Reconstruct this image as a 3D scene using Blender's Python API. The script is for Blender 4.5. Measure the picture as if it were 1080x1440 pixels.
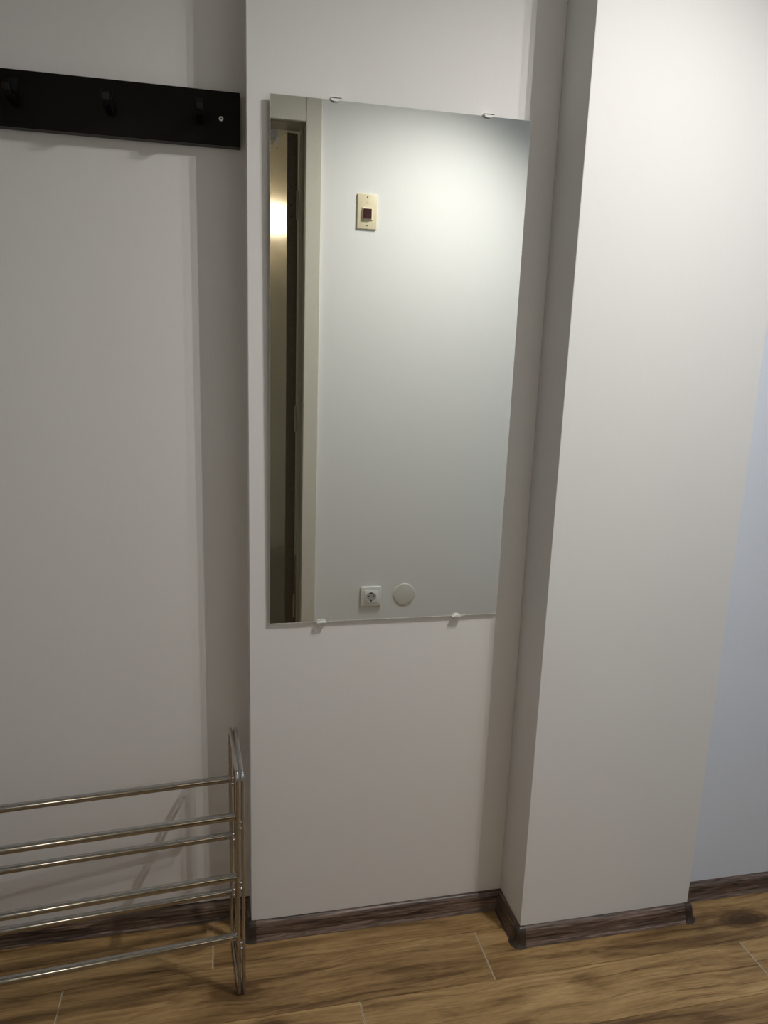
import bpy, bmesh, math, random
from mathutils import Vector, Matrix, Euler

S = bpy.context.scene
C = S.collection
for o in list(bpy.data.objects): bpy.data.objects.remove(o)
random.seed(7)
PI = math.pi

# ------------------------------------------------------------------ camera
CX, CD, CH = -0.0629, 1.4654, 1.3145
YAW, PITCH, ROLL, FPX = 0.22129, 0.21368, 0.03355, 1040.3
def cam_axes():
    F0 = Vector((math.sin(YAW), math.cos(YAW), 0)); R0 = Vector((math.cos(YAW), -math.sin(YAW), 0)); U0 = Vector((0, 0, 1))
    F = F0*math.cos(PITCH) - U0*math.sin(PITCH); U = U0*math.cos(PITCH) + F0*math.sin(PITCH)
    R = R0*math.cos(ROLL) + U*math.sin(ROLL); U = U*math.cos(ROLL) - R0*math.sin(ROLL)
    return R, U, F
R_, U_, F_ = cam_axes()
cd = bpy.data.cameras.new('camera'); cam = bpy.data.objects.new('camera', cd); C.objects.link(cam)
cam.matrix_world = Matrix(((R_.x, U_.x, -F_.x, CX), (R_.y, U_.y, -F_.y, -CD), (R_.z, U_.z, -F_.z, CH), (0, 0, 0, 1)))
cd.sensor_fit = 'HORIZONTAL'; cd.sensor_width = 36; cd.lens = 36*FPX/1080; cd.clip_start = 0.02
S.camera = cam

# ------------------------------------------------------------------ world (daylight outside the window), exposure
wd = bpy.data.worlds.new('world'); S.world = wd; wd.use_nodes = True
bg = wd.node_tree.nodes['Background']; bg.inputs[0].default_value = (0.62, 0.80, 1.0, 1); bg.inputs[1].default_value = 4.5
S.view_settings.view_transform = 'Standard'; S.view_settings.look = 'None'
S.view_settings.gamma = 1; S.view_settings.use_curve_mapping = False
S.view_settings.exposure = 0.0
LAMP_W = 26.5             # power of each ceiling spot
LAMP_COL = (1.0, 0.975, 0.94)
HALL_EMIT = 18.0

# ------------------------------------------------------------------ helpers
def new_mat(name):
    m = bpy.data.materials.new(name); m.use_nodes = True
    nt = m.node_tree; b = nt.nodes['Principled BSDF']
    return m, nt, b
def plain(name, col, rough=0.5, metal=0.0, spec=0.5, bump=0.0, bscale=300, var=0.0):
    m, nt, b = new_mat(name)
    b.inputs['Base Color'].default_value = (*col, 1); b.inputs['Roughness'].default_value = rough
    b.inputs['Metallic'].default_value = metal; b.inputs['Specular IOR Level'].default_value = spec
    if bump or var:
        tc = nt.nodes.new('ShaderNodeTexCoord'); n = nt.nodes.new('ShaderNodeTexNoise')
        n.inputs['Scale'].default_value = bscale; n.inputs['Detail'].default_value = 4
        nt.links.new(tc.outputs['Object'], n.inputs['Vector'])
        if bump:
            bp = nt.nodes.new('ShaderNodeBump'); bp.inputs['Strength'].default_value = bump; bp.inputs['Distance'].default_value = 0.001
            nt.links.new(n.outputs['Fac'], bp.inputs['Height']); nt.links.new(bp.outputs['Normal'], b.inputs['Normal'])
        if var:
            r = nt.nodes.new('ShaderNodeValToRGB')
            r.color_ramp.elements[0].position = .3; r.color_ramp.elements[1].position = .7
            r.color_ramp.elements[0].color = (*[c*(1-var) for c in col], 1); r.color_ramp.elements[1].color = (*[min(1, c*(1+var)) for c in col], 1)
            nt.links.new(n.outputs['Fac'], r.inputs['Fac']); nt.links.new(r.outputs['Color'], b.inputs['Base Color'])
    return m
def wallpaper(name, col):
    # vinyl wallpaper: faint vertical threads in relief and very slight mottling
    m, nt, b = new_mat(name); N = nt.nodes.new; L = nt.links.new
    tc = N('ShaderNodeTexCoord'); mp = N('ShaderNodeMapping'); mp.inputs['Scale'].default_value = (520, 520, 26)
    n = N('ShaderNodeTexNoise'); n.inputs['Scale'].default_value = 1; n.inputs['Detail'].default_value = 3
    L(tc.outputs['Object'], mp.inputs['Vector']); L(mp.outputs['Vector'], n.inputs['Vector'])
    n2 = N('ShaderNodeTexNoise'); n2.inputs['Scale'].default_value = 3.0; n2.inputs['Detail'].default_value = 3
    L(tc.outputs['Object'], n2.inputs['Vector'])
    mx = N('ShaderNodeMath'); mx.operation = 'MULTIPLY_ADD'; mx.inputs[1].default_value = .35
    L(n2.outputs['Fac'], mx.inputs[0]); L(n.outputs['Fac'], mx.inputs[2])
    r = N('ShaderNodeValToRGB'); r.color_ramp.elements[0].position = .35; r.color_ramp.elements[1].position = .95
    r.color_ramp.elements[0].color = (*[c*.985 for c in col], 1); r.color_ramp.elements[1].color = (*[c*1.012 for c in col], 1)
    L(mx.outputs[0], r.inputs['Fac']); L(r.outputs['Color'], b.inputs['Base Color'])
    bp = N('ShaderNodeBump'); bp.inputs['Strength'].default_value = .05; bp.inputs['Distance'].default_value = .0006
    L(n.outputs['Fac'], bp.inputs['Height']); L(bp.outputs['Normal'], b.inputs['Normal'])
    b.inputs['Roughness'].default_value = .62; b.inputs['Specular IOR Level'].default_value = .25
    return m
def wood_floor(name):
    m, nt, b = new_mat(name); N = nt.nodes.new; L = nt.links.new
    tc = N('ShaderNodeTexCoord'); oi = N('ShaderNodeObjectInfo')
    ml = N('ShaderNodeVectorMath'); ml.operation = 'SCALE'; ml.inputs[0].default_value = (37.3, 21.7, 0)
    L(oi.outputs['Random'], ml.inputs['Scale'])
    ad = N('ShaderNodeVectorMath'); ad.operation = 'ADD'
    L(tc.outputs['Object'], ad.inputs[0]); L(ml.outputs[0], ad.inputs[1])
    # slow warp of the grain
    wp = N('ShaderNodeTexNoise'); wp.inputs['Scale'].default_value = 3.2; wp.inputs['Detail'].default_value = 2
    L(ad.outputs[0], wp.inputs['Vector'])
    ws = N('ShaderNodeVectorMath'); ws.operation = 'MULTIPLY_ADD'; ws.inputs[1].default_value = (.14, .040, 0)
    L(wp.outputs['Color'], ws.inputs[0]); L(ad.outputs[0], ws.inputs[2])
    def noise(sc, detail, dist=0, rough=.6):
        mp = N('ShaderNodeMapping'); mp.inputs['Scale'].default_value = sc
        L(ws.outputs[0], mp.inputs['Vector'])
        n = N('ShaderNodeTexNoise'); n.inputs['Scale'].default_value = 1; n.inputs['Detail'].default_value = detail
        n.inputs['Distortion'].default_value = dist; n.inputs['Roughness'].default_value = rough
        L(mp.outputs['Vector'], n.inputs['Vector']); return n
    fine = noise((14, 230, 1), 6, .5, .72); mid = noise((4, 58, 1), 8, .9, .7); big = noise((2.4, 13, 1), 5, 1.5, .6); streak = noise((2.2, 120, 1), 4, .6, .6)
    def math_(op, a, bb, c=None):
        k = N('ShaderNodeMath'); k.operation = op
        for i, x in enumerate((a, bb, c)):
            if x is None: continue
            if isinstance(x, (int, float)): k.inputs[i].default_value = x
            else: L(x, k.inputs[i])
        return k.outputs[0]
    v = math_('MULTIPLY', big.outputs['Fac'], .42)
    v = math_('MULTIPLY_ADD', mid.outputs['Fac'], .38, v)
    v = math_('MULTIPLY_ADD', fine.outputs['Fac'], .20, v)
    # knots
    mp = N('ShaderNodeMapping'); mp.inputs['Scale'].default_value = (4.0, 8.5, 1); L(ws.outputs[0], mp.inputs['Vector'])
    vo = N('ShaderNodeTexVoronoi'); vo.inputs['Scale'].default_value = 1; vo.inputs['Randomness'].default_value = .9; L(mp.outputs['Vector'], vo.inputs['Vector'])
    kn = N('ShaderNodeMapRange'); kn.inputs['From Min'].default_value = .03; kn.inputs['From Max'].default_value = .36
    kn.inputs['To Min'].default_value = .25; kn.inputs['To Max'].default_value = 0; kn.interpolation_type = 'SMOOTHSTEP'
    L(vo.outputs['Distance'], kn.inputs['Value'])
    rg = math_('SINE', math_('MULTIPLY', vo.outputs['Distance'], 75), 0)
    rgm = math_('MULTIPLY', math_('MULTIPLY', rg, kn.outputs[0]), .22)
    v = math_('SUBTRACT', v, kn.outputs[0]); v = math_('ADD', v, rgm)
    sk = N('ShaderNodeMapRange'); sk.inputs['From Min'].default_value = .56; sk.inputs['From Max'].default_value = .72; sk.inputs['To Max'].default_value = .12
    L(streak.outputs['Fac'], sk.inputs['Value']); v = math_('SUBTRACT', v, sk.outputs[0])
    jit = math_('MULTIPLY_ADD', oi.outputs['Random'], .06, -.03); v = math_('ADD', v, jit)
    r = N('ShaderNodeValToRGB'); e = r.color_ramp.elements
    e[0].position = .26; e[0].color = (.055, .028, .011, 1)
    e[1].position = .70; e[1].color = (.58, .385, .180, 1)
    for p, c in ((.39, (.130, .070, .027)), (.455, (.225, .134, .054)), (.53, (.330, .206, .088))):
        k = e.new(p); k.color = (*c, 1)
    L(v, r.inputs['Fac']); L(r.outputs['Color'], b.inputs['Base Color'])
    bp = N('ShaderNodeBump'); bp.inputs['Strength'].default_value = .25; bp.inputs['Distance'].default_value = .0006
    L(fine.outputs['Fac'], bp.inputs['Height']); L(bp.outputs['Normal'], b.inputs['Normal'])
    b.inputs['Roughness'].default_value = .42; b.inputs['Specular IOR Level'].default_value = .35
    return m
def skirt_wood(name, axis):
    m, nt, b = new_mat(name); N = nt.nodes.new; L = nt.links.new
    tc = N('ShaderNodeTexCoord'); mp = N('ShaderNodeMapping')
    mp.inputs['Scale'].default_value = (7, 90, 150) if axis == 'x' else (90, 7, 150)
    L(tc.outputs['Object'], mp.inputs['Vector'])
    n = N('ShaderNodeTexNoise'); n.inputs['Scale'].default_value = 1; n.inputs['Detail'].default_value = 5; n.inputs['Distortion'].default_value = 1.3
    L(mp.outputs['Vector'], n.inputs['Vector'])
    r = N('ShaderNodeValToRGB'); e = r.color_ramp.elements
    e[0].position = .33; e[0].color = (.016, .009, .006, 1); e[1].position = .74; e[1].color = (.36, .265, .215, 1)
    k = e.new(.50); k.color = (.105, .068, .052, 1); k = e.new(.60); k.color = (.175, .120, .095, 1)
    L(n.outputs['Fac'], r.inputs['Fac']); L(r.outputs['Color'], b.inputs['Base Color'])
    b.inputs['Roughness'].default_value = .38
    return m
def emis(name, col, s):
    m, nt, b = new_mat(name)
    b.inputs['Base Color'].default_value = (*col, 1); b.inputs['Emission Color'].default_value = (*col, 1); b.inputs['Emission Strength'].default_value = s
    return m
def pane_mat(name):
    m, nt, b = new_mat(name); N = nt.nodes.new; L = nt.links.new
    t = N('ShaderNodeBsdfTransparent'); t.inputs[0].default_value = (.93, .96, .95, 1)
    g = N('ShaderNodeBsdfGlossy'); g.inputs['Roughness'].default_value = .02
    mx = N('ShaderNodeMixShader'); mx.inputs[0].default_value = .07
    L(t.outputs[0], mx.inputs[1]); L(g.outputs[0], mx.inputs[2]); L(mx.outputs[0], nt.nodes['Material Output'].inputs['Surface'])
    return m

M = dict(
    wall=wallpaper('wallpaper_beige', (.755, .740, .725)),
    wall_r=wallpaper('wallpaper_pale_blue', (.70, .73, .80)),
    wall_opp=wallpaper('wallpaper_pale_grey', (.78, .78, .76)),
    ceil=plain('ceiling_white', (.90, .89, .87), .8, bump=.1, bscale=120),
    hall=plain('hall_plaster', (.66, .58, .44), .8, bump=.15, bscale=90, var=.04),
    hall_floor=plain('hall_floor_tile', (.20, .19, .17), .5, bump=.1, bscale=60, var=.15),
    floor=wood_floor('laminate_oak'), core=plain('laminate_core', (.50, .42, .31), .7, var=.12, bscale=200),
    subfloor=plain('underlay', (.06, .045, .03), .9, var=.1),
    skx=skirt_wood('skirting_wood_x', 'x'), sky=skirt_wood('skirting_wood_y', 'y'),
    skcap=plain('skirting_cap_plastic', (.040, .028, .022), .34, var=.35, bscale=160),
    black=plain('black_lacquer', (.003, .003, .0033), .30, spec=.12, bump=.02, bscale=400),
    blackhook=plain('black_metal', (.0035, .0035, .004), .30, spec=.2, bump=.02, bscale=500),
    boardedge=plain('black_board_edge', (.020, .018, .015), .45, var=.2, bscale=200),
    zinc=plain('zinc_screw', (.72, .74, .78), .35, metal=.7, var=.05), dark=plain('dark_slot', (.02, .02, .02), .6, var=.1),
    chrome=plain('chrome', (.52, .51, .50), .11, metal=1, bump=.01, bscale=60),
    mirror=plain('mirror_silver', (.86, .875, .84), .004, metal=1, var=.004, bscale=2),
    glass_edge=plain('glass_edge', (.62, .68, .64), .2, var=.2, bscale=150), back=plain('mirror_backing', (.10, .10, .10), .6, var=.1),
    worn=plain('worn_silvering', (.72, .73, .69), .35, var=.35, bscale=90),
    clip=plain('clip_plastic', (.80, .80, .78), .25, var=.03, bscale=200),
    ivory=plain('ivory_plastic', (.74, .66, .46), .4, var=.03, bscale=120), maroon=plain('maroon_button', (.045, .006, .010), .25, var=.1, bscale=200),
    white=plain('white_plastic', (.80, .80, .77), .3, var=.02, bscale=100), cover=plain('cover_plastic', (.70, .68, .63), .45, var=.02, bscale=100),
    sockwell=plain('socket_well', (.45, .45, .42), .4, var=.03, bscale=100), brassy=plain('contact_metal', (.55, .5, .4), .3, metal=1, var=.05),
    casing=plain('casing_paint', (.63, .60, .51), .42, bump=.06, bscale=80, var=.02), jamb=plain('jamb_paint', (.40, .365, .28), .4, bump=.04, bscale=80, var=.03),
    leaf=plain('door_bronze_paint', (.33, .285, .20), .20, metal=.6, bump=.02, bscale=9, var=.04), leafedge=plain('door_edge_paint', (.135, .112, .080), .5, var=.12, bscale=60),
    closer=plain('closer_grey', (.55, .55, .53), .45, var=.02), lampwhite=plain('lamp_white', (.75, .75, .73), .35, var=.02),
    bulb=emis('spot_bulb', (1.0, .93, .84), 6.0), globe=emis('hall_globe', (1.0, .89, .72), HALL_EMIT),
    frame=plain('window_white', (.78, .78, .76), .35, var=.02), pane=pane_mat('window_glass'),
)

def link(name, bm, mat, parent=None, smooth=None, mats=None):
    me = bpy.data.meshes.new(name); bmesh.ops.recalc_face_normals(bm, faces=bm.faces[:]); bm.to_mesh(me); bm.free()
    for mm in (mats or [mat]): me.materials.append(mm)
    if smooth is not None:
        for p in me.polygons: p.use_smooth = True
        if hasattr(me, 'set_sharp_from_angle'): me.set_sharp_from_angle(angle=math.radians(smooth))
    o = bpy.data.objects.new(name, me); C.objects.link(o); o.parent = parent
    return o
def box(bm, x0, x1, y0, y1, z0, z1, bev=0, seg=1, mi=0):
    v = [bm.verts.new(p) for p in ((x0,y0,z0),(x1,y0,z0),(x1,y1,z0),(x0,y1,z0),(x0,y0,z1),(x1,y0,z1),(x1,y1,z1),(x0,y1,z1))]
    fs = [bm.faces.new([v[i] for i in f]) for f in ((0,3,2,1),(4,5,6,7),(0,1,5,4),(1,2,6,5),(2,3,7,6),(3,0,4,7))]
    for f in fs: f.material_index = mi
    if bev:
        es = list({e for f in fs for e in f.edges})
        bmesh.ops.bevel(bm, geom=es, offset=bev, segments=seg, profile=.5, affect='EDGES')
    return v
def cyl(bm, p, q, r, n=16, r2=None, cap=True):
    p, q = Vector(p), Vector(q); d = (q-p).normalized(); a = d.orthogonal().normalized(); b = d.cross(a); r2 = r if r2 is None else r2
    A = [bm.verts.new(p + (a*math.cos(t) + b*math.sin(t))*r) for t in [2*PI*i/n for i in range(n)]]
    B = [bm.verts.new(q + (a*math.cos(t) + b*math.sin(t))*r2) for t in [2*PI*i/n for i in range(n)]]
    for i in range(n): bm.faces.new((A[i], A[(i+1) % n], B[(i+1) % n], B[i]))
    if cap: bm.faces.new(A[::-1]); bm.faces.new(B)
def sphere(bm, c, r, n=12, m=8, sc=(1,1,1)):
    bmesh.ops.create_uvsphere(bm, u_segments=n, v_segments=m, radius=r, matrix=Matrix.Translation(c) @ Matrix.Diagonal((*sc, 1)))
def lathe(bm, prof, c, axis='y', n=32, sgn=1):
    # prof: (radius, offset along axis)
    rings = []
    for r, h in prof:
        ring = []
        for i in range(n):
            t = 2*PI*i/n
            if axis == 'y': p = (c[0] + r*math.cos(t), c[1] + sgn*h, c[2] + r*math.sin(t))
            else: p = (c[0] + r*math.cos(t), c[1] + r*math.sin(t), c[2] + sgn*h)
            ring.append(bm.verts.new(p))
        rings.append(ring)
    for a, b in zip(rings, rings[1:]):
        for i in range(n): bm.faces.new((a[i], a[(i+1) % n], b[(i+1) % n], b[i]))
    bm.faces.new(rings[0]); bm.faces.new(rings[-1])
def loop_tube(bm, pts, r, n=8):
    # closed tube through 3D points that lie in a plane x = const
    k = len(pts); rings = []
    for i in range(k):
        t = (pts[(i+1) % k] - pts[i-1]).normalized(); a = Vector((1, 0, 0)); b = t.cross(a).normalized()
        rings.append([bm.verts.new(pts[i] + (a*math.cos(s) + b*math.sin(s))*r) for s in [2*PI*j/n for j in range(n)]])
    for i in range(k):
        A, B = rings[i], rings[(i+1) % k]
        for j in range(n): bm.faces.new((A[j], A[(j+1) % n], B[(j+1) % n], B[j]))
def bmn(): return bmesh.new()
def empty(name, loc=(0,0,0)):
    o = bpy.data.objects.new(name, None); C.objects.link(o); o.location = loc; o.empty_display_size = .05
    return o
def tag(o, label=None, cat=None, group=None, kind=None):
    if label: o['label'] = label
    if cat: o['category'] = cat
    if group: o['group'] = group
    if kind: o['kind'] = kind
    return o
def struct(name, bm, mat, label=None, cat=None, **k):
    o = link(name, bm, mat, **k); tag(o, label, cat, kind='structure'); return o

# ------------------------------------------------------------------ measures (metres)
XL, XE, XC, XR, XW = -1.30, -0.0096, 0.590, 1.020, 3.30     # left end, centre wall edge, inner corner, column edge, window wall
YL, YC, YR = 0.080, -0.123, -0.061                          # niche, column face, right wall
YO, YOB = -1.32, -1.44                                     # opposite wall, its hall side
ZC = 2.50
DX0, DX1, DZ = -0.62, 0.237, 2.054                          # clear door opening
HY = -3.05                                                  # hall back wall

# ------------------------------------------------------------------ setting
b = bmn(); box(b, XL, XE, YL, .24, 0, ZC); struct('wall_niche', b, M['wall'], 'beige wallpapered recessed wall behind the coat rack', 'wall')
b = bmn(); box(b, XE, XC, 0, .24, 0, ZC, .0012, 2); struct('wall_center', b, M['wall'], 'beige wallpapered wall section carrying the mirror', 'wall')
b = bmn(); box(b, XC, XR, YC, .24, 0, ZC, .0012, 2); struct('wall_column', b, M['wall'], 'beige wallpapered column projecting beside the mirror', 'wall')
b = bmn(); box(b, XR, XW, YR, .24, 0, ZC); struct('wall_right', b, M['wall_r'], 'pale bluish wall beyond the projecting column', 'wall')
b = bmn(); box(b, XL-.15, XL, YO-.185, .24, 0, ZC); struct('wall_left_end', b, M['wall'], 'plain end wall past the coat rack', 'wall')
# opposite wall with the doorway
b = bmn(); fx = .03
box(b, XL, DX0-fx, YOB, YO, 0, ZC); box(b, DX1+fx, XW, YOB, YO, 0, ZC); box(b, DX0-fx, DX1+fx, YOB, YO, DZ+fx, ZC)
struct('wall_opposite', b, M['wall_opp'], 'pale grey wall facing the mirror, with the entrance doorway', 'wall')
# window wall
WY0, WY1, WZ0, WZ1 = -1.12, -.30, .95, 2.15
b = bmn()
box(b, XW, XW+.2, YOB, WY0, 0, ZC); box(b, XW, XW+.2, WY1, .24, 0, ZC); box(b, XW, XW+.2, WY0, WY1, 0, WZ0); box(b, XW, XW+.2, WY0, WY1, WZ1, ZC)
struct('wall_window', b, M['wall_r'], 'end wall with a daylit window', 'wall')
win = tag(empty('window_1', (XW, -.71, WZ0)), 'white framed window in the end wall', 'window', kind='structure')
def wpart(name, bm, mat):
    o = link(name, bm, mat, win); o.matrix_parent_inverse = Matrix.Translation(win.location).inverted(); return o
b = bmn(); e = .05
box(b, XW+.08, XW+.14, WY0, WY1, WZ0, WZ0+e); box(b, XW+.08, XW+.14, WY0, WY1, WZ1-e, WZ1)
box(b, XW+.08, XW+.14, WY0, WY0+e, WZ0+e, WZ1-e); box(b, XW+.08, XW+.14, WY1-e, WY1, WZ0+e, WZ1-e); box(b, XW+.085, XW+.135, -.735, -.685, WZ0+e, WZ1-e)
wpart('window_frame', b, M['frame'])
for y0, y1 in ((WY0+e, -.735), (-.685, WY1-e)):
    b = bmn(); box(b, XW+.105, XW+.113, y0, y1, WZ0+e, WZ1-e); wpart('pane', b, M['pane'])
b = bmn(); box(b, XW-.03, XW+.08, WY0, WY1, WZ0-.02, WZ0+.004, .004); wpart('window_sill', b, M['frame'])

b = bmn(); box(b, XL-.15, XW+.2, YOB, .24, ZC, ZC+.12); struct('ceiling', b, M['ceil'], 'white painted ceiling', 'ceiling')

# floor: sub-floor slab, then each laminate plank a piece of its own
b = bmn(); box(b, XL-.15, XW+.2, YOB, .24, -.12, -.0085)
floor = struct('floor', b, M['subfloor'], 'golden brown wood-look laminate floor', 'floor')
PW, PL, TH = .137, .8965, .0085
ROW0 = .0615
def plank_mesh(l, w):
    bm = bmn(); g = .00035; c = .0010; ce = .0013
    x0, x1, y0, y1 = g, l-g, g, w-g
    lo = [bm.verts.new(p) for p in ((x0,y0,-TH),(x1,y0,-TH),(x1,y1,-TH),(x0,y1,-TH))]
    md = [bm.verts.new(p) for p in ((x0,y0,-.0008),(x1,y0,-.0008),(x1,y1,-.0008),(x0,y1,-.0008))]
    tp = [bm.verts.new(p) for p in ((x0+ce,y0+c*.5,0),(x1-ce,y0+c*.5,0),(x1-ce,y1-c*.5,0),(x0+ce,y1-c*.5,0))]
    bm.faces.new(lo[::-1]); bm.faces.new(tp)
    for i in range(4):
        j = (i+1) % 4
        bm.faces.new((lo[i], lo[j], md[j], md[i])); f = bm.faces.new((md[i], md[j], tp[j], tp[i]))
        if i in (1, 3): f.material_index = 1
    me = bpy.data.meshes.new('plank'); bmesh.ops.recalc_face_normals(bm, faces=bm.faces[:]); bm.to_mesh(me); bm.free()
    me.materials.append(M['floor']); me.materials.append(M['core']); return me
full = plank_mesh(PL, PW)
offs = [-.0945, -.397, .203, -.62, -.15, .36, -.44, .08, -.30, .27, -.55]
row = -1
while True:
    y1 = ROW0 - PW*row; y0 = y1 - PW
    if y1 <= YO - .001: break
    ya, yb = max(y0, YO), min(y1, .078)
    x = offs[(row) % len(offs)] if row >= 0 else offs[-1]
    while x > XL: x -= PL
    while x < XW:
        xa, xb = max(x, XL), min(x+PL, XW)
        if xb - xa > .01:
            if xa == x and xb == x+PL and yb-ya > PW-.0001: me = full
            else: me = plank_mesh(xb-xa, yb-ya)
            o = bpy.data.objects.new('plank', me); C.objects.link(o); o.parent = floor; o.location = (xa, ya, 0)
        x += PL
    row += 1

# hall outside the door
b = bmn(); box(b, -1.9, 1.6, HY-.15, YOB, -.12, 0); struct('floor_hall', b, M['hall_floor'], 'grey hall floor outside the entrance door', 'floor')
b = bmn(); box(b, -1.9, 1.6, HY-.15, HY, 0, 2.7); struct('wall_hall_back', b, M['hall'], 'cream plaster wall of the outer hall', 'wall')
b = bmn(); box(b, -1.9, -1.75, HY, YOB, 0, 2.7); struct('wall_hall_left', b, M['hall'], 'cream side wall of the outer hall beyond the latch side', 'wall')
b = bmn(); box(b, 1.45, 1.6, HY, YOB, 0, 2.7); struct('wall_hall_right', b, M['hall'], 'cream side wall of the outer hall behind the open door', 'wall')
b = bmn(); box(b, -1.75, 1.45, HY, YOB, 2.62, 2.7); struct('ceiling_hall', b, M['hall'], 'cream ceiling of the outer hall', 'ceiling')

# skirting boards -------------------------------------------------------
BH = .043
PROF = [(0, BH), (.0030, BH), (.0075, BH-.0035), (.0105, BH-.0100), (.0120, .0240), (.0130, .0155), (.0150, .0085), (.0180, .0035), (.0200, .0012), (.0200, 0), (0, 0)]
def skirt(name, p, q, n, m0, m1, mat, label):
    # wall line p->q, n = direction into the room, m0/m1 = shift per unit depth along p->q at each end (mitre)
    p, q, n = Vector(p), Vector(q), Vector(n); d = (q-p).normalized(); bm = bmn()
    A = [bm.verts.new((*(p + n*e_ + d*(m0*e_)), z)) for e_, z in PROF]; B = [bm.verts.new((*(q + n*e_ + d*(m1*e_)), z)) for e_, z in PROF]
    k = len(PROF)
    for i in range(k-1): bm.faces.new((A[i], A[i+1], B[i+1], B[i]))
    bm.faces.new((A[-1], A[0], B[0], B[-1])); bm.faces.new(A[::-1]); bm.faces.new(B)
    return struct(name, bm, mat, label, 'skirting', smooth=40)
def corner_cap(corner, n0, n1, parent, run=.010):
    # outer corner moulding: the profile turned about the wall edge, with a short leg on each side
    bm = bmn(); c = Vector(corner); n0, n1 = Vector(n0), Vector(n1); secs = []
    def sec(o, d): secs.append([bm.verts.new((*(o + d*((e_*1.07 + .0010) if e_ else 0)), z*1.015)) for e_, z in PROF])
    sec(c - n1*run, n0)
    for i in range(9):
        t = PI/2*i/8; sec(c, n0*math.cos(t) + n1*math.sin(t))
    sec(c - n0*run, n1)
    k = len(PROF)
    for a, bb in zip(secs, secs[1:]):
        for i in range(k-1):
            try: bm.faces.new((a[i], a[i+1], bb[i+1], bb[i]))
            except ValueError: pass
    bm.faces.new(secs[0]); bm.faces.new(secs[-1][::-1])
    bmesh.ops.remove_doubles(bm, verts=bm.verts[:], dist=1e-6)
    o = link('corner_cap', bm, M['skcap'], parent, smooth=40); return o
skirt('baseboard_niche', (XL, YL), (XE, YL), (0, -1), 0, -1, M['skx'], 'dark brown wood-pattern skirting behind the shoe rack')
skirt('baseboard_niche_return', (XE, YL), (XE, 0), (-1, 0), 1, 0, M['sky'], 'short dark skirting piece on the side of the mirror wall')
bc = skirt('baseboard_center', (XE, 0), (XC, 0), (0, -1), 0, -1, M['skx'], 'dark brown wood-pattern skirting under the mirror')
br = skirt('baseboard_column_side', (XC, 0), (XC, YC), (-1, 0), 1, 0, M['sky'], 'short dark skirting piece on the shaded side of the column')
bf = skirt('baseboard_column', (XC, YC), (XR, YC), (0, -1), 0, 0, M['skx'], 'dark brown wood-pattern skirting along the column front')
skirt('baseboard_column_return', (XR, YC), (XR, YR), (1, 0), 0, -1, M['sky'], 'short dark skirting piece on the window side of the column')
skirt('baseboard_right', (XR, YR), (XW, YR), (0, -1), 1, 0, M['skx'], 'dark brown wood-pattern skirting beyond the column')
corner_cap((XE, 0), (-1, 0), (0, -1), bc); corner_cap((XC, YC), (-1, 0), (0, -1), bf); corner_cap((XR, YC), (0, -1), (1, 0), bf)
skirt('baseboard_opposite', (XW, YO), (DX1+.056, YO), (0, 1), 0, 0, M['skx'], 'dark brown skirting along the wall with the socket')
skirt('baseboard_opposite_hinge', (DX0-.056, YO), (XL, YO), (0, 1), 0, 0, M['skx'], 'dark brown skirting on the latch side of the doorway')

# entrance door ---------------------------------------------------------
door = tag(empty('door_1', (DX1, YO, 0)), 'bronze painted metal entrance door standing open, with beige casing', 'door', kind='structure')
def dpart(name, bm, mat, parent=None, **k):
    o = link(name, bm, mat, parent or door, **k)
    if parent is None: o.matrix_parent_inverse = Matrix.Translation(door.location).inverted()
    return o
b = bmn(); cw = .055
box(b, DX1, DX1+cw, YO, YO+.016, 0, DZ+.075, .002); dpart('casing_stile', b, M['casing'])
b = bmn(); box(b, DX0-cw, DX0, YO, YO+.016, 0, DZ+.075, .002); dpart('casing_stile', b, M['casing'])
b = bmn(); box(b, DX0, DX1, YO, YO+.0145, DZ, DZ+.075, .002); dpart('casing_head', b, M['casing'])
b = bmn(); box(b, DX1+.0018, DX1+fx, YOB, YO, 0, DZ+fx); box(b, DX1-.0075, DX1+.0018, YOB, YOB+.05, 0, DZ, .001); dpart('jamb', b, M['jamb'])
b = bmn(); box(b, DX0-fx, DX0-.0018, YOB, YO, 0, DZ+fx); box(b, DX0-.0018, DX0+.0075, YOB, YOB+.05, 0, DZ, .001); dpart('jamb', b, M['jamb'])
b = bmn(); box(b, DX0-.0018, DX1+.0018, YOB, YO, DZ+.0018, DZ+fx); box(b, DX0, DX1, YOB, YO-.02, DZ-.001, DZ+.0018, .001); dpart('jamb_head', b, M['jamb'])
# leaf, swung out into the hall: local x along the leaf from its hinge edge, local y through its thickness
LA = math.radians(12.5)
LW, LT, LZ = .90, .040, 2.0495
leaf = empty('leaf_pivot')
bpy.data.objects.remove(leaf)
u = Vector((-math.sin(LA), -math.cos(LA), 0)); nn = Vector((math.cos(LA), -math.sin(LA), 0)); P1 = Vector((.1855, YOB-.006, .008))
LM = Matrix(((u.x, nn.x, 0, P1.x), (u.y, nn.y, 0, P1.y), (0, 0, 1, P1.z), (0, 0, 0, 1)))
b = bmn(); box(b, 0, LW, 0, LT, 0, LZ-.008, .0015)
for f in b.faces:
    if f.normal.x < -.9 or f.calc_center_median().x < .0016: f.material_index = 1
leaf = link('door_leaf', b, M['leaf'], door, mats=[M['leaf'], M['leafedge']])
leaf.matrix_parent_inverse = Matrix.Translation(door.location).inverted(); leaf.matrix_basis = LM
for z in (.055, .50, 1.72, 1.80, 1.86, 1.76):
    b = bmn(); cyl(b, (-.0006, .016+.012*((int(z*100)) % 2), z), (.003, .016+.012*((int(z*100)) % 2), z), .0028, 10); link('bolt_hole', b, M['dark'], leaf)
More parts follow.
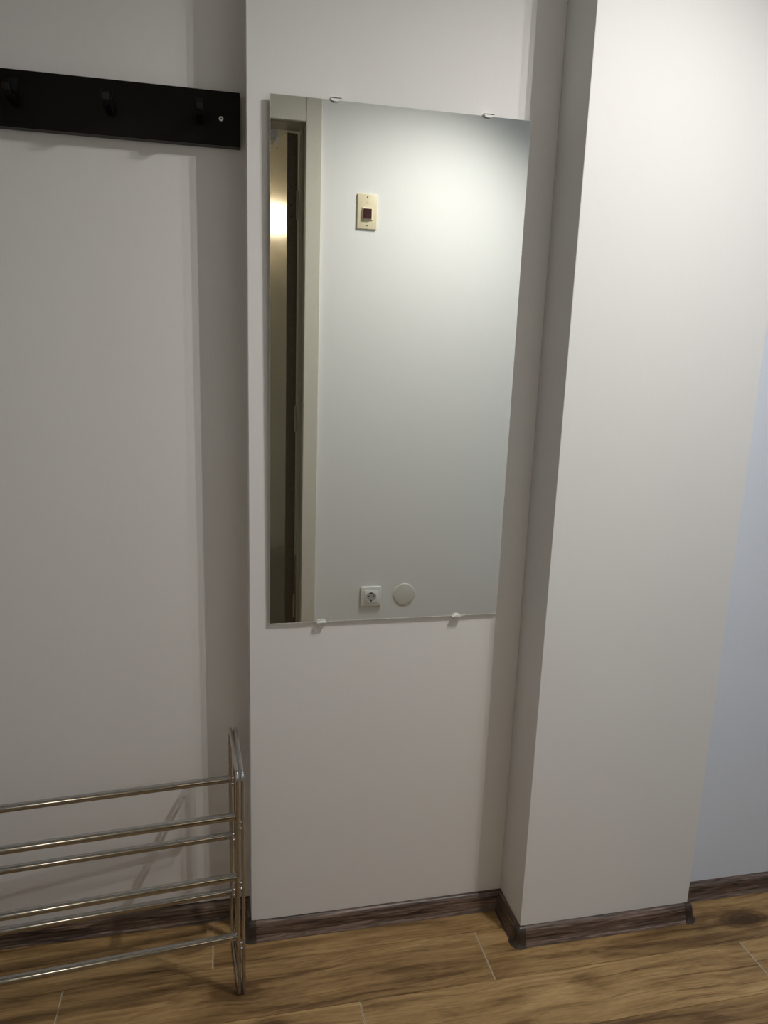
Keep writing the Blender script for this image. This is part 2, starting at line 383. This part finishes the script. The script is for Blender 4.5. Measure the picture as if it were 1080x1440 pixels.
for z in (.25, 1.02, 1.80):
    b = bmn(); cyl(b, (-.004, LT-.002, z-.05), (-.004, LT-.002, z+.05), .0045, 12); link('hinge', b, M['jamb'], leaf, smooth=40)
b = bmn(); box(b, LW-.075, LW-.035, -.006, 0, .93, 1.13, .002)
ho = link('handle', b, M['zinc'], leaf)
b = bmn(); cyl(b, (LW-.055, -.006, 1.03), (LW-.055, -.045, 1.03), .008, 12); cyl(b, (LW-.055, -.045, 1.03), (LW-.18, -.045, 1.03), .008, 12); link('lever', b, M['zinc'], ho, smooth=40)
# door closer fixed to the hall side of the frame head, arm to the leaf
b = bmn(); box(b, -.20, .150, YOB-.055, YOB-.0003, 2.030, 2.102, .003, 2); dpart('closer_body', b, M['closer'])
b = bmn()
A = [b.verts.new(p) for p in ((.146, YOB-.030, 2.034), (.157, YOB-.030, 2.034), (.157, YOB-.010, 2.034), (.146, YOB-.010, 2.034))]
B = [b.verts.new(p) for p in ((.147, YOB-.036, 2.000), (.1525, YOB-.036, 2.000), (.1525, YOB-.024, 2.000), (.147, YOB-.024, 2.000))]
b.faces.new(A); b.faces.new(B[::-1])
for i in range(4): b.faces.new((A[i], A[(i+1) % 4], B[(i+1) % 4], B[i]))
dpart('closer_arm', b, M['lampwhite'])

# ------------------------------------------------------------------ mirror
MX0, MX1, MZ0, MZ1 = .031, .5275, .7557, 1.7557
TILT = math.atan(.0064)
mir = tag(empty('wall_mirror', (MX0, 0, MZ0)), 'frameless rectangular mirror clipped to the beige wall', 'mirror')
MW, MH = MX1-MX0, MZ1-MZ0
b = bmn(); box(b, 0, MW, 0, .004, 0, MH, .0006)
for f in b.faces:
    c = f.calc_center_median()
    f.material_index = 0 if c.y < .0001 else (2 if c.y > .0039 else 1)
g = link('mirror_glass', b, M['mirror'], mir, mats=[M['mirror'], M['glass_edge'], M['back']])
g.location = (0, -.0063, 0); g.rotation_euler = (TILT, 0, 0)
# silvering worn along the cut edges
b = bmn(); box(b, 0, MW, -.00015, .001, 0, .0011); box(b, 0, .0005, -.00015, .001, .0017, MH); box(b, MW-.0006, MW, -.00015, .001, .0017, MH)
we = link('worn_edge', b, M['worn'], g)
def clip(x, z, top, yf):
    # wall plate, bridge over the glass edge and a rounded lip in front
    b = bmn(); s = 1 if top else -1; w2 = .0105
    box(b, -w2, w2, yf-.0065, 0, 0 if top else -.003, .003 if top else 0, .0006)
    pts = [(w2*math.cos(t), -s*(.0062*math.sin(t))) for t in [PI*i/12 for i in range(13)]]
    fr = [b.verts.new((px, yf-.0065, pz + s*.002)) for px, pz in pts]; bk = [b.verts.new((px, yf-.0030, pz + s*.002)) for px, pz in pts]
    b.faces.new(fr); b.faces.new(bk[::-1])
    for i in range(len(pts)):
        j = (i+1) % len(pts); b.faces.new((fr[i], bk[i], bk[j], fr[j]))
    o = link('mirror_clip', b, M['clip'], mir); o.location = (x-MX0, 0, z-MZ0)
clip(.1485, MZ1, True, -.0127); clip(.440, MZ1, True, -.0127); clip(.139, MZ0, False, -.0063); clip(.4357, MZ0, False, -.0063)

# ------------------------------------------------------------------ coat rack
cr = tag(empty('coat_rack', (-.40, YL, 1.679)), 'black board coat rack with black metal hooks on the recessed wall', 'coat rack')
BX0, BX1, BZ0, BZ1, BY = -.80, -.0192, 1.6785, 1.7715, YL-.0225
def cpart(name, bm, mat, parent=None, **k):
    o = link(name, bm, mat, parent or cr, **k)
    if parent is None: o.matrix_parent_inverse = Matrix.Translation(cr.location).inverted()
    return o
b = bmn(); box(b, BX0, BX1, BY, YL, BZ0, BZ1, .0008)
for f in b.faces:
    if f.normal.z < -.9 or (f.calc_center_median().z < BZ0+.0001): f.material_index = 1
board = cpart('board', b, M['black'], mats=[M['black'], M['boardedge']])
def hook_mesh():
    # flat strap bent forward and up at its foot
    b = bmn(); w = .0062
    prof = [(0, .042), (-.0040, .042), (-.0055, .020), (-.012, .014), (-.046, .013), (-.054, .022), (-.060, .023), (-.0635, .016), (-.062, .006), (-.054, 0), (0, -.002)]
    A = [b.verts.new((-w, y, z)) for y, z in prof]; B = [b.verts.new((w, y, z)) for y, z in prof]
    fa = b.faces.new(A); fb = b.faces.new(B[::-1])
    for i in range(len(prof)): b.faces.new((A[i], B[i], B[(i+1) % len(prof)], A[(i+1) % len(prof)]))
    bmesh.ops.bevel(b, geom=list(fa.edges)+list(fb.edges), offset=.0007, segments=1, affect='EDGES')
    return b
b0 = hook_mesh(); h0 = link('hook', b0, M['blackhook'], cr); 
HX = [-.091, -.248, -.405, -.562, -.719]
for i, hx in enumerate(HX):
    o = h0 if i == 0 else h0.copy()
    if i: C.objects.link(o)
    o.location = Vector((hx, BY+.0004, 1.715)) - cr.location
for sx in (-.0536, -.765):
    b = bmn(); lathe(b, [(.0041, 0), (.0041, .0006), (.0034, .0013)], (sx, BY, 1.7245), 'y', 20, -1); sc = cpart('screw', b, M['zinc'], smooth=30)
    b = bmn(); box(b, sx-.0022, sx+.0022, BY-.0016, BY-.0012, 1.7239, 1.7251); box(b, sx-.0006, sx+.0006, BY-.0016, BY-.0012, 1.7223, 1.7267)
    s2 = link('cross_slot', b, M['dark'], sc); s2.matrix_parent_inverse = Matrix.Identity(4)

# ------------------------------------------------------------------ shoe rack
sr = tag(empty('shoe_rack', (-.0405, -.1535, 0)), 'chrome tube shoe rack with three tiers standing under the coat rack', 'shoe rack')
def spart(name, bm, mat, parent=None, **k):
    o = link(name, bm, mat, parent or sr, **k)
    if parent is None: o.matrix_parent_inverse = Matrix.Translation(sr.location).inverted()
    return o
sr.rotation_euler = (0, 0, math.radians(4.4))
YF, YB = -.1535, .002
TIER = [.411, .2745, .1345]
def frame_pts(x):
    R = .0035
    cs = [((YB, R), .010), ((YB, .533), .020), ((YF, .508), .018), ((YF, R), .006)]
    pts = []
    for i, ((y, z), r) in enumerate(cs):
        p = Vector((y, z)); a = Vector(cs[i-1][0]); c = Vector(cs[(i+1) % 4][0])
        d0 = (a-p).normalized(); d1 = (c-p).normalized(); ang = d0.angle(d1); tl = r/math.tan(ang/2)
        s = p + d0*tl; e_ = p + d1*tl; cen = p + (d0+d1).normalized()*(r/math.sin(ang/2))
        for k in range(7):
            f = k/6; v = (s-cen).lerp(e_-cen, f).normalized()*r; q_ = cen + v; pts.append(Vector((x, q_.x, q_.y)))
    return pts
def side_frame(xa, xb, first):
    b = bmn(); loop_tube(b, frame_pts(xa), .0036); fr = spart('side_frame', b, M['chrome'], smooth=60)
    b = bmn(); loop_tube(b, frame_pts(xb), .0036); lp = link('wire_loop', b, M['chrome'], fr, smooth=60)
    for z in TIER:
        for y in (YF, YB):
            for dz in (-.006, -.020):
                b = bmn(); sphere(b, ((xa+xb)/2, y-.0015 if y == YF else y, z+dz), .0034, 10, 6, (1.3, 1, 1)); link('weld_bead', b, M['chrome'], fr, smooth=60)
side_frame(-.0405, -.0305, True); side_frame(-.6900, -.7000, False)
for z in TIER:
    for y, xe in ((YF+.0110, -.0425), (YB-.0110, -.0425)):
        b = bmn(); xm = -.58
        cyl(b, (xe, y, z), (xm, y, z), .0080, 20); rail = spart('rail', b, M['chrome'], smooth=40)
        b = bmn(); cyl(b, (xm+.03, y, z), (-.6890, y, z), .0066, 20); link('inner_tube', b, M['chrome'], rail, smooth=40)
        b = bmn(); cyl(b, (xe-.004, y, z), (xe+.0005, y, z), .0084, 20); link('end_collar', b, M['chrome'], rail, smooth=40)

# ------------------------------------------------------------------ things on the wall facing the mirror (seen in it)
def local(name, loc, label, cat): return tag(empty(name, loc), label, cat)
sw = local('call_button', (.4587, YO, 1.782), 'ivory wall plate with a maroon square push button', 'wall button')
b = bmn(); box(b, -.036, .036, 0, .007, -.059, .059, .0022, 3); pl = link('plate', b, M['ivory'], sw, smooth=35)
b = bmn(); bz = -.008
def frust(bm, x, z, w0, h0_, w1, h1, y0, y1):
    A = [bm.verts.new(p) for p in ((x-w0, y0, z-h0_), (x+w0, y0, z-h0_), (x+w0, y0, z+h0_), (x-w0, y0, z+h0_))]
    B = [bm.verts.new(p) for p in ((x-w1, y1, z-h1), (x+w1, y1, z-h1), (x+w1, y1, z+h1), (x-w1, y1, z+h1))]
    bm.faces.new(A[::-1]); bm.faces.new(B)
    for i in range(4): bm.faces.new((A[i], A[(i+1) % 4], B[(i+1) % 4], B[i]))
frust(b, 0, bz, .0205, .0225, .0165, .0185, .0065, .0125); link('button_collar', b, M['ivory'], sw)
b = bmn(); box(b, -.0145, .0145, .012, .0175, bz-.0165, bz+.0165, .0012, 2); link('button', b, M['maroon'], sw)
for z in (.048, -.047):
    b = bmn(); cyl(b, (0, .0065, z), (0, .0076, z), .0026, 12); link('screw', b, M['dark'], sw)
b = bmn(); box(b, -.005, .005, .0068, .0076, .026, .037, .0004); link('indicator', b, M['ivory'], sw)

so = local('power_socket', (.518, YO, .3346), 'white wall socket with a round recessed well, beside a round cover', 'socket')
b = bmn(); box(b, -.0425, .0425, 0, .010, -.0425, .0425, .0055, 4); link('frame', b, M['white'], so, smooth=35)
b = bmn(); box(b, -.0275, .0275, .0095, .0125, -.0275, .0275, .0012, 2); link('insert', b, M['white'], so, smooth=35)
b = bmn(); lathe(b, [(.0215, .0120), (.0215, .0150), (.0195, .0150), (.0192, .0132), (.0005, .0131)], (0, 0, 0), 'y', 36, 1); well = link('well', b, M['white'], so, smooth=35)
b = bmn(); lathe(b, [(.0188, .0131), (.0188, .0134)], (0, 0, 0), 'y', 36, 1); link('well_floor', b, M['sockwell'], well)
for x in (-.0095, .0095):
    b = bmn(); cyl(b, (x, .0132, .003), (x, .0138, .003), .0028, 12); link('pin_hole', b, M['dark'], so)
b = bmn(); cyl(b, (0, .0132, .003), (0, .0138, .003), .0018, 10); link('fixing_screw', b, M['brassy'], so)
for z in (-.0165, .0165):
    b = bmn(); box(b, -.0028, .0028, .0132, .0142, z-.003, z+.003); link('earth_contact', b, M['dark'], so)
b = bmn(); lathe(b, [(.0455, 0), (.0455, .0022), (.0440, .0036), (.0420, .0040), (.0005, .0042)], (0, 0, 0), 'y', 48, 1)
cv = link('cover_plate', b, M['cover'], smooth=35); cv.location = (.6564, YO, .338); tag(cv, 'flat round blank cover plate on the wall beside the socket', 'cover plate')

# ------------------------------------------------------------------ ceiling spot bar
LX, LZ_, LY = .945, 2.36, -.725
lamp = tag(empty('ceiling_spotlight', (LX, LY, ZC)), 'white ceiling bar with three small spotlights', 'lamp')
b = bmn(); box(b, -.03, .03, -.22, .22, -.022, 0, .004, 2); link('bar', b, M['lampwhite'], lamp)
for dy, p in ((.10, .40), (0, 1.05), (-.10, 1.35)):
    b = bmn(); cyl(b, (0, dy, -.02), (0, dy, LZ_-ZC+.050), .006, 12); st = link('stem', b, M['lampwhite'], lamp, smooth=40)
    rot = Euler((0, math.atan(.33), 0))
    b = bmn(); lathe(b, [(.012, .052), (.024, .044), (.028, .010), (.026, .010), (.022, .040), (.005, .042)], (0, 0, 0), 'z', 28, 1); hd = link('spot_head', b, M['lampwhite'], st, smooth=40)
    hd.location = (0, dy, LZ_-ZC); hd.rotation_euler = rot
    b = bmn(); sphere(b, (0, 0, .026), .014, 16, 10); bu = link('bulb', b, M['bulb'], st, smooth=60); bu.location = hd.location; bu.rotation_euler = rot
    ld = bpy.data.lights.new('spot_light', 'SPOT'); lo = bpy.data.objects.new('spot_light', ld); C.objects.link(lo)
    lo.location = (LX, LY+dy, LZ_); lo.rotation_euler = rot; ld.spot_size = math.radians(138); ld.spot_blend = 1
    ld.energy = LAMP_W*p; ld.color = LAMP_COL; ld.shadow_soft_size = .007

# hall sconce, mirrored in the open door leaf
hl = tag(empty('wall_sconce', (-.60, HY, 1.93)), 'round warm wall lamp on the cream hall wall', 'lamp')
b = bmn(); lathe(b, [(.055, 0), (.055, .012), (.045, .018), (.018, .05)], (0, 0, 0), 'y', 28, 1); link('back_plate', b, M['zinc'], hl, smooth=35)
b = bmn(); sphere(b, (0, .12, .07), .09, 28, 18); link('globe', b, M['globe'], hl, smooth=60)
